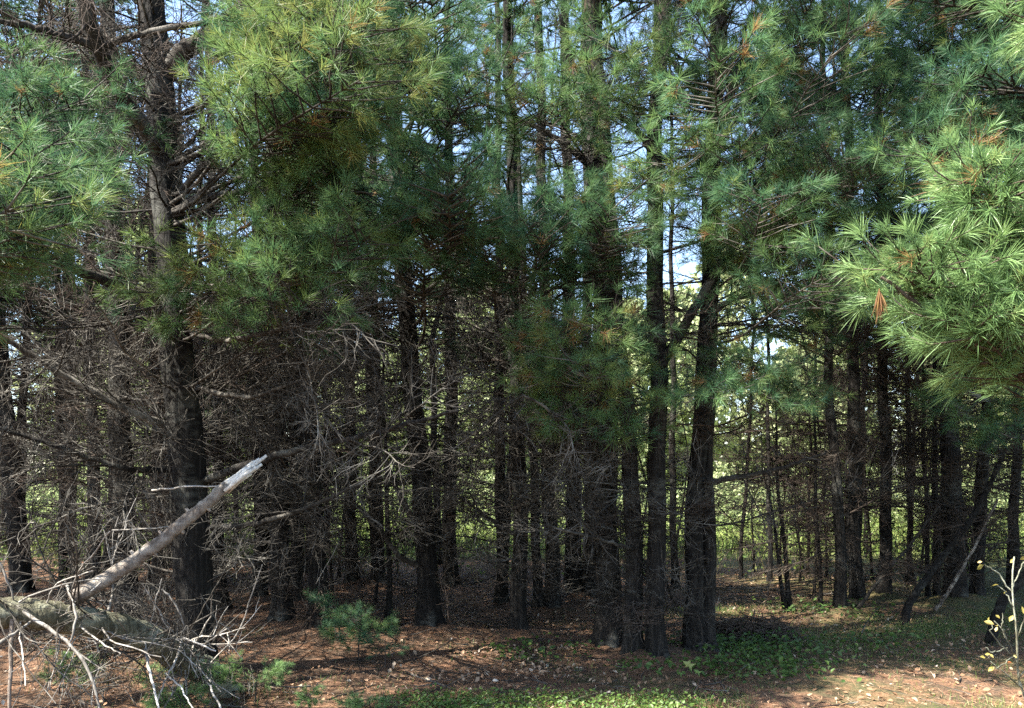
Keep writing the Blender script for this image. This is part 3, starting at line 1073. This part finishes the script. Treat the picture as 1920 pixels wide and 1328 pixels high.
twig('fallen', [(45, 1148, 4.35), (105, 1190, 4.25), (140, 1215, 4.2), (172, 1260, 4.15), (190, 1340, 4.1)], 8)
twig('fallen', [(22, 1160, 4.4), (20, 1240, 4.35), (18, 1320, 4.3), (16, 1420, 4.3)], 9, 'branch_bark')
twig('fallen', [(126, 1096, 4.4), (136, 1122, 4.35), (143, 1165, 4.3), (132, 1205, 4.25), (128, 1215, 4.25)], 6)
twig('fallen', [(35, 1130, 4.4), (90, 1105, 4.35), (150, 1090, 4.4), (200, 1083, 4.5), (170, 1108, 4.4)], 4)
twig('fallen', [(-10, 1210, 4.2), (30, 1186, 4.25), (62, 1164, 4.35)], 9)
twig('fallen', [(272, 1215, 4.9), (278, 1245, 4.7), (288, 1290, 4.6), (300, 1345, 4.5)], 6)
twig('fallen', [(342, 1195, 5.3), (330, 1240, 5.0), (312, 1268, 4.9), (295, 1320, 4.8)], 5)
twig('fallen', [(320, 1190, 5.2), (350, 1198, 5.0), (380, 1210, 4.9), (405, 1222, 4.9)], 5)
twig('fallen', [(378, 1262, 5.6), (395, 1290, 5.1), (420, 1340, 4.9)], 5)
twig('fallen', [(303, 1106, 5.0), (324, 1126, 5.0), (344, 1170, 5.0), (355, 1198, 5.1)], 4)
twig('fallen', [(-8, 1040, 4.4), (10, 1075, 4.4), (24, 1118, 4.4), (32, 1136, 4.45)], 5)
twig('fallen', [(310, 1262, 4.9), (340, 1290, 4.8), (365, 1335, 4.7)], 4)
twig('fallen', [(165, 1200, 4.6), (180, 1205, 4.5), (183, 1222, 4.5)], 4)
twig('fallen', [(208, 995, 4.8), (290, 990, 4.75), (340, 985, 4.8), (410, 910, 4.8)], 3)
twig('fallen', [(285, 920, 4.9), (340, 912, 4.8), (415, 912, 4.8)], 4)
for k in range(42):
    tk = R.random()
    lx, ly, ld = [np.interp(tk, [0, .3, .6, 1], q) for q in ([-10, 190, 300, 400], [1150, 1172, 1210, 1262], [4.4, 4.7, 5.2, 5.7])]
    up = R.random() < .45
    dy = R.uniform(-200, -60) if up else R.uniform(50, 190)
    dx = R.uniform(-130, 130)
    dd = R.uniform(-.7, -.1)
    cx, cy = R.uniform(-30, 30), R.uniform(-25, 25)
    twig('fallen', [(lx, ly, ld), (lx + dx * .4 + cx, ly + dy * .45 + cy, ld + dd * .5), (lx + dx, ly + dy, ld + dd)], R.uniform(2, 4.2), 'pale_twig' if R.random() < .45 else 'twig')
for k in range(30):
    tk = R.random()
    q = [np.interp(tk, [0, .3, .6, 1], c) for c in ([-60, 190, 300, 410], [1148, 1172, 1210, 1270], [4.4, 4.75, 5.2, 5.8])]
    v = Vector((R.normal(0, .8), R.uniform(-.5, .5), R.normal(-.1, .6)))
    s = P(*q)
    LL = R.uniform(.4, .9)
    if s.z + v.normalized().z * LL < .02:
        v.z = abs(v.z) * .3
    L0, me = min(DEAD['pale' if R.random() < .12 else 'grey'], key=lambda c: abs(c[0] - LL) + .3 * R.random())
    part('dead_branch', me, ft.root, s - ft.base, aim(v, R.uniform(0, 6)), LL / L0)


# ------------------------------------------------------------------ leaning dead stems beyond the path
def stem(name, pts3, w0, w1, label, cat, mat='twig', n=8, kind='brown', L=.5):
    t = Tree()
    t.base = P(*pts3[0])
    t.base.z = 0
    t.root = tag(empty(name, t.base), label, cat)
    TREES[label] = t
    limb(label, pts3, w0, w1, 0, mat=mat, name='stem')
    c = np.array([tuple(P(*q)) for q in pts3])
    for k in range(n):
        p, dd = at_t(c, .25 + .74 * (k + R.random()) / n)
        add_dead(t, Vector(p), Vector(dd) * .6 + Vector(R.normal(0, .6, 3)), L * R.uniform(.5, 1.3), kind)
    return t


stem('dead_sapling', [(1696, 1172, 8.6), (1700, 1140, 8.6), (1722, 1105, 8.6), (1762, 1052, 8.6), (1812, 985, 8.5), (1856, 915, 8.5), (1880, 850, 8.4)], 16, 8,
     'dark curved dead sapling leaning across the wide pine beyond the path', 'sapling', 'bark', 9)
stem('dead_sapling', [(1752, 1146, 9.2), (1790, 1092, 9.2), (1830, 1020, 9.2), (1872, 935, 9.2)], 8, 4,
     'pale thin dead stick leaning against the wide pine beyond the path', 'sapling', 'branch_bark', 6)
stem('dead_sapling', [(1610, 1140, 9.0), (1655, 1080, 9.0), (1700, 1030, 9.0), (1760, 950, 9.0)], 7, 4,
     'thin grey stick propped on the single straight pine beyond the path', 'sapling', 'twig', 6)
stem('bent_trunk', [(1858, 1205, 7.6), (1866, 1160, 7.6), (1884, 1120, 7.6), (1915, 1085, 7.6), (1960, 1040, 7.6), (2040, 960, 7.6)], 20, 16,
     'black bent trunk curving up behind the yellow-leaved shrub', 'tree', 'bark', 3)


# ------------------------------------------------------------------ yellow-leaved shrub at the near corner
def shrub():
    t = Tree()
    t.base = Vector((P(1960, 1420, 4.5).x, 4.5, 0))
    t.root = tag(empty('shrub', t.base), 'nearly bare shrub with pale twigs and a few yellow leaves beside the path', 'shrub')
    TREES['shrub'] = t
    lv = MB()
    S = [[(1960, 1420, 4.5), (1918, 1300, 4.4), (1902, 1235, 4.4), (1908, 1180, 4.4), (1896, 1105, 4.4), (1902, 1045, 4.4)],
         [(1902, 1235, 4.4), (1880, 1212, 4.35), (1858, 1186, 4.3), (1862, 1168, 4.3)],
         [(1904, 1235, 4.4), (1885, 1190, 4.35), (1866, 1165, 4.35)], [(1897, 1110, 4.4), (1872, 1075, 4.4), (1846, 1058, 4.35)],
         [(1905, 1200, 4.4), (1925, 1150, 4.4), (1960, 1110, 4.4)], [(1916, 1290, 4.4), (1880, 1260, 4.3), (1856, 1240, 4.3)],
         [(1910, 1270, 4.4), (1940, 1230, 4.4), (1950, 1180, 4.4)], [(1899, 1140, 4.4), (1884, 1110, 4.4), (1868, 1095, 4.4)],
         [(1898, 1100, 4.4), (1915, 1060, 4.4), (1935, 1040, 4.4)], [(1890, 1215, 4.4), (1862, 1225, 4.3), (1848, 1215, 4.3)],
         [(1900, 1230, 4.4), (1890, 1240, 4.3), (1868, 1255, 4.25)], [(1885, 1195, 4.35), (1878, 1172, 4.3), (1880, 1150, 4.3)]]
    for i, s in enumerate(S):
        twig('shrub', s, 5.0 if i == 0 else 2.8, 'log', 'stem' if i == 0 else 'branch')
        for _ in range(2):
            q = s[-1] if R.random() < .6 else s[int(R.integers(1, len(s)))]
            p = P(*q) + Vector(R.normal(0, .02, 3)) - t.base
            leaf_quad(lv, p, R.uniform(.012, .026), R.random() ** 2 * .7 if R.random() < .85 else 1.0, R)
    part('leaves', lv.mesh('leaves', M['yellow_leaf']), t.root)


def leaf_quad(mb_, p, s, tint, rng, flat=0.0):
    """One folded leaf: two quads along a midrib."""
    n = rng.normal(size=3)
    n[2] = abs(n[2]) + flat
    n /= np.linalg.norm(n)
    u = unit(np.cross(n, rng.normal(size=3)))
    w = np.cross(n, u)
    p = np.array(p)
    f = n * s * rng.uniform(.1, .4)
    v = [p - u * s, p - u * s * .2 + w * s * .55 + f, p + u * s, p - u * s * .2 - w * s * .55 + f, p + u * s * .4 + w * s * .4 + f * .7, p + u * s * .4 - w * s * .4 + f * .7]
    mb_.add(v, [(0, 1, 4, 2), (0, 2, 5, 3)], None, tint)


shrub()


# ------------------------------------------------------------------ seedlings
def seedling(px, py, h, n, L, label, kind='near', group=None):
    t = Tree()
    t.base = G(px, py)
    t.root = tag(empty('pine_seedling', t.base), label, 'seedling', group)
    mb_ = MB()
    c = wander((0, 0, -.02), (0, 0, 1), h, 6, R, .06)
    mb_.tube(c, np.linspace(.007, .003, 6), 5)
    part('stem', mb_.mesh('stem', M['twig_brown']), t.root)
    for k in range(n):
        p, dd = at_t(c, .25 + .74 * (k + R.random()) / n)
        a = R.uniform(0, 6.28)
        s = Vector(p) + t.base
        add_bough(t, s, s + Vector((math.cos(a), math.sin(a), R.uniform(-.1, .5))) * L * R.uniform(.7, 1.2), kind)


seedling(672, 1232, .42, 7, .28, 'soft green pine seedling on the shaded needle floor before the dark pines', 'full')
seedling(722, 1248, .26, 5, .22, 'small dull pine seedling touching the soft green seedling', 'full')
seedling(478, 1312, .24, 6, .2, 'sunlit yellow-green pine seedling beside the foot of the mossy log')
seedling(345, 1345, .26, 6, .22, 'blue-green pine seedling under the twigs of the mossy log')
seedling(580, 1325, .12, 3, .13, 'tiny pine seedling between the sunlit seedling and the low green patch')
seedling(695, 1335, .12, 3, .14, 'tiny pine seedling at the end of the low green patch')
seedling(745, 1338, .10, 3, .12, 'tiniest pine seedling close to the low green patch')
seedling(110, 1300, .22, 4, .2, 'sparse pine seedling beneath the thick end of the mossy log')


def maple():
    b = G(1292, 1276)
    r = tag(empty('maple_seedling', b), 'maple seedling with one pale star-shaped leaf before the double-stemmed pine', 'seedling')
    mb_ = MB()
    mb_.tube([(0, 0, -.01), (-.005, -.01, .06), (-.01, -.02, .125)], [.003, .0025, .002], 5)
    part('stem', mb_.mesh('stem', M['twig_brown']), r)
    lv = MB()
    def star(c, s, tl):
        a = np.linspace(0, 2 * math.pi, 11)[:-1]
        rr = np.where(np.arange(10) % 2 == 0, 1.0, .42) * s
        ring = np.stack([np.cos(a) * rr, np.sin(a) * rr * .6 - .2 * s, np.sin(a) * rr * .7 + .01 * np.cos(3 * a)], 1)
        v = np.vstack([ring, [[0, 0, .006]]]) + np.array(c)
        lv.add(v, None, [(k, (k + 1) % 10, 10) for k in range(10)], tl)
    star((-.01, -.03, .13), .055, .85)
    star((.06, -.02, .07), .035, .5)
    star((-.07, .01, .05), .03, .4)
    part('leaf', lv.mesh('leaf', M['leaf']), r)


maple()


# ------------------------------------------------------------------ brush pile
def brush():
    c0 = G(1402, 1196)
    mb_ = MB()
    for k in range(420):
        a = R.uniform(0, 6.28)
        rr = R.random() ** .6 * .42
        x, y = math.cos(a) * rr * 1.15, math.sin(a) * rr * .7
        z = max(.01, .19 * (1 - (rr / .46) ** 2) * R.uniform(.2, 1.05))
        dirv = np.array([R.normal(0, 1), R.normal(0, .8), R.normal(0, .22)])
        L = R.uniform(.12, .5)
        w_ = wander((x, y, z), dirv, L, 4, R, .15)
        w_ -= (w_[-1] - w_[0]) / 2
        w_[:, 2] = np.clip(w_[:, 2], .005, .3)
        mb_.tube(w_, np.linspace(.006, .002, 4) * R.uniform(.5, 1.2), 4, R.random())
    o = part('brush_pile', mb_.mesh('brush_pile', M['twig_brown']), None, c0)
    tag(o, 'low dark heap of dead twigs beside the double-stemmed pine at the path', 'brush pile')


brush()


# ------------------------------------------------------------------ ground cover (nobody could count it)
def scatter_xy(n, x0, x1, y0, y1, rng, f=None):
    out = np.stack([rng.uniform(x0, x1, n * 3), rng.uniform(y0, y1, n * 3)], 1)
    if f is not None:
        out = out[rng.random(len(out)) < f(out[:, 0], out[:, 1])]
    return out[:n]


def patchy(x, y, s=1.0, ph=0.0):
    return .5 + .5 * np.sin(x * 2.1 * s + 1.3 * np.sin(y * 1.7 * s + ph) + ph) * np.cos(y * 2.6 * s + 1.1 * np.sin(x * 1.9 * s) - ph)


def blades(name, xy, h0, h1, w, mat, tint, rng, lean=.5):
    n = len(xy)
    base = np.stack([xy[:, 0], xy[:, 1], np.full(n, -.02)], 1)
    a = rng.uniform(0, 2 * math.pi, n)
    h = rng.uniform(h0, h1, n)
    side = np.stack([np.cos(a), np.sin(a), np.zeros(n)], 1) * w / 2
    ln = rng.normal(0, lean, (n, 2))
    mid = base + np.stack([ln[:, 0] * h * .3, ln[:, 1] * h * .3, h * .6], 1)
    tip = base + np.stack([ln[:, 0] * h, ln[:, 1] * h, h * .95], 1)
    v = np.stack([base - side, base + side, mid + side * .8, mid - side * .8, tip], 1).reshape(-1, 3)
    o = np.arange(n)[:, None] * 5
    mb_ = MB()
    mb_.add(v, o + np.array([[0, 1, 2, 3]]), o + np.array([[3, 2, 4]]), np.repeat(np.clip(tint, 0, 1), 5))
    ob = part(name, mb_.mesh(name, M[mat]))
    ob['kind'] = 'stuff'
    return ob


rs = np.random.default_rng(77)
# dry leaves and needle litter
lm = MB()
xy = scatter_xy(5200, -6, 6.5, 4.4, 13.5, rs, lambda x, y: .25 + .75 * patchy(x, y, 1.1) ** 2)
for x, y in xy:
    leaf_quad(lm, (x, y, rs.uniform(0, .02)), rs.uniform(.010, .030), np.clip(rs.normal(.4, .25), 0, 1), rs, 1.2)
xy = scatter_xy(420, -1.0, .9, 6.2, 7.4, rs, lambda x, y: patchy(x, y, 2.2, 3) ** 2)
for x, y in xy:
    leaf_quad(lm, (x, y, rs.uniform(.005, .03)), rs.uniform(.014, .03), np.clip(rs.normal(.48, .2), 0, 1), rs, 1.5)
o = part('leaf_litter', lm.mesh('leaf_litter', M['litter']))
tag(o, 'dry tan leaves scattered over the forest floor', 'leaf litter', None, 'stuff')
xy = scatter_xy(60000, -6.5, 6.5, 4.3, 14, rs)
n = len(xy)
a = rs.uniform(0, 6.28, n)
L = rs.uniform(.03, .07, n)
dv = np.stack([np.cos(a) * L, np.sin(a) * L, rs.normal(0, .008, n)], 1)
sd = np.stack([-np.sin(a), np.cos(a), np.zeros(n)], 1) * .002
b0 = np.stack([xy[:, 0], xy[:, 1], rs.uniform(-.01, .02, n)], 1)
nm = MB()
nm.add(np.stack([b0 - sd, b0 + sd, b0 + dv + sd, b0 + dv - sd], 1).reshape(-1, 3), np.arange(n * 4).reshape(-1, 4), None, np.repeat(np.clip(rs.normal(.35, .25, n), 0, 1), 4))
tag(part('needle_litter', nm.mesh('needle_litter', M['litter'])), 'fallen orange-brown pine needles covering the forest floor', 'needle litter', None, 'stuff')
# fallen sticks
fm = MB()
for x, y in scatter_xy(900, -6, 5, 4.6, 13, rs, lambda x, y: np.where((x > 1.6) & (y < 9), .12, 1.0)):
    a_ = rs.uniform(0, 6.28)
    w_ = wander((x, y, .012), (math.cos(a_), math.sin(a_), rs.uniform(-.03, .12)), rs.uniform(.15, .8), 5, rs, .15)
    w_[:, 2] = np.clip(w_[:, 2], .004, .25)
    fm.tube(w_, np.linspace(.006, .002, 5) * rs.uniform(.4, 1.2), 4, rs.random())
tag(part('fallen_twigs', fm.mesh('fallen_twigs', M['twig'])), 'dead twigs lying about on the forest floor', 'twigs', None, 'stuff')

# low bright green at the near edge, grass on the path, creeping leaves by the double-stemmed pine
xy = scatter_xy(9000, -1.1, 1.6, 4.4, 5.9, rs, lambda x, y: np.clip((5.92 - y) * 2.2, 0, 1) * np.clip((x + 1.0) * 3, 0, 1) * np.clip((1.5 - x) * 2, 0, 1) * (.25 + .75 * patchy(x, y, 2)))
gm = MB()
for x, y in xy[:8200]:
    leaf_quad(gm, (x, y, rs.uniform(.0, .06)), rs.uniform(.008, .02), np.clip(rs.normal(.35, .15), 0, 1), rs, .8)
tag(part('ground_cover', gm.mesh('low_green', M['leaf'])), 'low bright green leafy patch at the near edge of the needle floor', 'ground cover', None, 'stuff')
gxy = np.vstack([scatter_xy(17000, .9, 6.5, 4.4, 9.8, rs, lambda x, y: np.clip(.02 + patchy(x, y, 1.0, 1) ** 2, 0, 1) * np.clip((x - .7) * .8, 0, 1)),
                 scatter_xy(4500, -6, 1.5, 4.6, 9, rs, lambda x, y: patchy(x, y, .8, 2) ** 5),
                 scatter_xy(5500, -1.0, 1.7, 4.4, 5.9, rs)])
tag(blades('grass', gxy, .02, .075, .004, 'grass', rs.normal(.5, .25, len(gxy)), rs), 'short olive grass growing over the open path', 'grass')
cm = MB()
for cx, cy, r_, nn in ((1380, 1218, .55, 420), (1450, 1235, .6, 420), (1330, 1262, .4, 200), (1420, 1262, .45, 260), (1640, 1215, .5, 200), (1210, 1262, .3, 80), (1000, 1232, .5, 160), (1560, 1150, .7, 300)):
    c0 = G(cx, cy)
    for _ in range(nn):
        leaf_quad(cm, (c0.x + rs.normal(0, r_ * .6), c0.y + rs.normal(0, r_ * .5), rs.uniform(.02, .13)), rs.uniform(.014, .034), np.clip(rs.normal(.15, .14), 0, 1), rs, 1.0)
tag(part('creeping_plants', cm.mesh('creeping_plants', M['leaf'])), 'low dark green leafy plants beside the path', 'ground cover', None, 'stuff')

# weeds and brush at the meadow edge
um = MB()
for x, y in scatter_xy(900, -11, 11, 11.5, 17.5, rs, lambda x, y: .25 + .75 * patchy(x, y, .7, 4)):
    hgt = rs.uniform(.15, .9)
    st = wander((x, y, 0), (rs.normal(0, .15), rs.normal(0, .15), 1), hgt, 4, rs, .12)
    um.tube(st, [.005, .004, .003, .002], 3, 1.0)
    for _ in range(int(4 + hgt * 12)):
        p, _d = at_t(st, rs.uniform(.25, 1))
        leaf_quad(um, p + rs.normal(0, .09, 3) * np.array([1, 1, .5]), rs.uniform(.018, .045), np.clip(rs.normal(.55, .22), 0, 1), rs)
tag(part('undergrowth', um.mesh('undergrowth', M['leaf'])), 'light green weeds growing along the meadow edge', 'undergrowth', None, 'stuff')
mxy = np.vstack([scatter_xy(45000, -24, 24, 16.2, 34, rs), scatter_xy(9000, -12, 12, 15, 20, rs)])
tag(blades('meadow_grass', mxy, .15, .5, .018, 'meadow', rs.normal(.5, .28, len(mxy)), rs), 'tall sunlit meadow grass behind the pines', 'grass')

bm_ = MB()
for k in range(150):
    y = rs.uniform(17.5, 33)
    x = rs.uniform(-.75, .75) * y
    hb = rs.uniform(.5, 1.5) + (y - 17) * .05
    nl_ = int(170 * hb)
    c = np.stack([rs.normal(0, .42 * hb, nl_), rs.normal(0, .42 * hb, nl_), hb * rs.random(nl_) ** .8], 1)
    c[:, :2] *= (1.1 - .6 * c[:, 2:3] / hb)
    c += np.array([x, y, 0])
    u = unit(rs.normal(size=(nl_, 3)))
    w_ = unit(np.cross(u, rs.normal(size=(nl_, 3))))
    s_ = rs.uniform(.03, .085, (nl_, 1))
    v = np.stack([c - u * s_, c + w_ * s_ * .6, c + u * s_, c - w_ * s_ * .6], 1).reshape(-1, 3)
    bm_.add(v, np.arange(nl_ * 4).reshape(-1, 4), None, np.repeat(np.clip(rs.normal(.2 + .7 * rs.random(), .15, nl_), 0, .97), 4))
    for _ in range(5):
        bm_.tube(wander((x, y, 0), (rs.normal(0, .4), rs.normal(0, .4), 1), hb * .9, 4, rs, .1), [.012, .009, .006, .004], 3, 0.0)
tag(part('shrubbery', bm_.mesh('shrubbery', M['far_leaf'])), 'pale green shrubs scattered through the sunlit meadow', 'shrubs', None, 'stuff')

# the far wood beyond the meadow, one pale green mass
fw = MB()
for k in range(90):
    x = -62 + 124 * (k + rs.random()) / 90
    y = rs.uniform(36, 52)
    H = rs.uniform(7, 12.5) if k % 3 else rs.uniform(3, 5)
    H *= 1.15
    gap = abs(x - 1.15 / 7 * y * .9) < 5
    if gap:
        H = min(H, 13)
    fw.tube(wander((x, y, 0), (0, 0, 1), H * .8, 6, rs, .04), np.linspace(.16, .04, 6), 5, 1.0)
    nlf = int(3600)
    cz = rs.uniform(.04, 1.0, nlf)
    rr = (np.sin(np.clip(cz, 0, 1) * math.pi * .92 + .2) * .5 + .08) * H * .55
    th = rs.uniform(0, 6.28, nlf)
    q = np.sqrt(rs.random(nlf)) * (.7 + .3 * np.sin(th * 3 + cz * 9 + k))
    c = np.stack([x + np.cos(th) * rr * q, y + np.sin(th) * rr * q, cz * H], 1) + rs.normal(0, .15, (nlf, 3))
    u = unit(rs.normal(size=(nlf, 3)))
    w_ = unit(np.cross(u, rs.normal(size=(nlf, 3))))
    s_ = rs.uniform(.12, .30, (nlf, 1))
    v = np.stack([c - u * s_, c + w_ * s_ * .6, c + u * s_, c - w_ * s_ * .6], 1).reshape(-1, 3)
    fw.add(v, np.arange(nlf * 4).reshape(-1, 4), None, np.repeat(np.clip(rs.normal(.55 + .25 * rs.random(), .14, nlf), 0, .97), 4))
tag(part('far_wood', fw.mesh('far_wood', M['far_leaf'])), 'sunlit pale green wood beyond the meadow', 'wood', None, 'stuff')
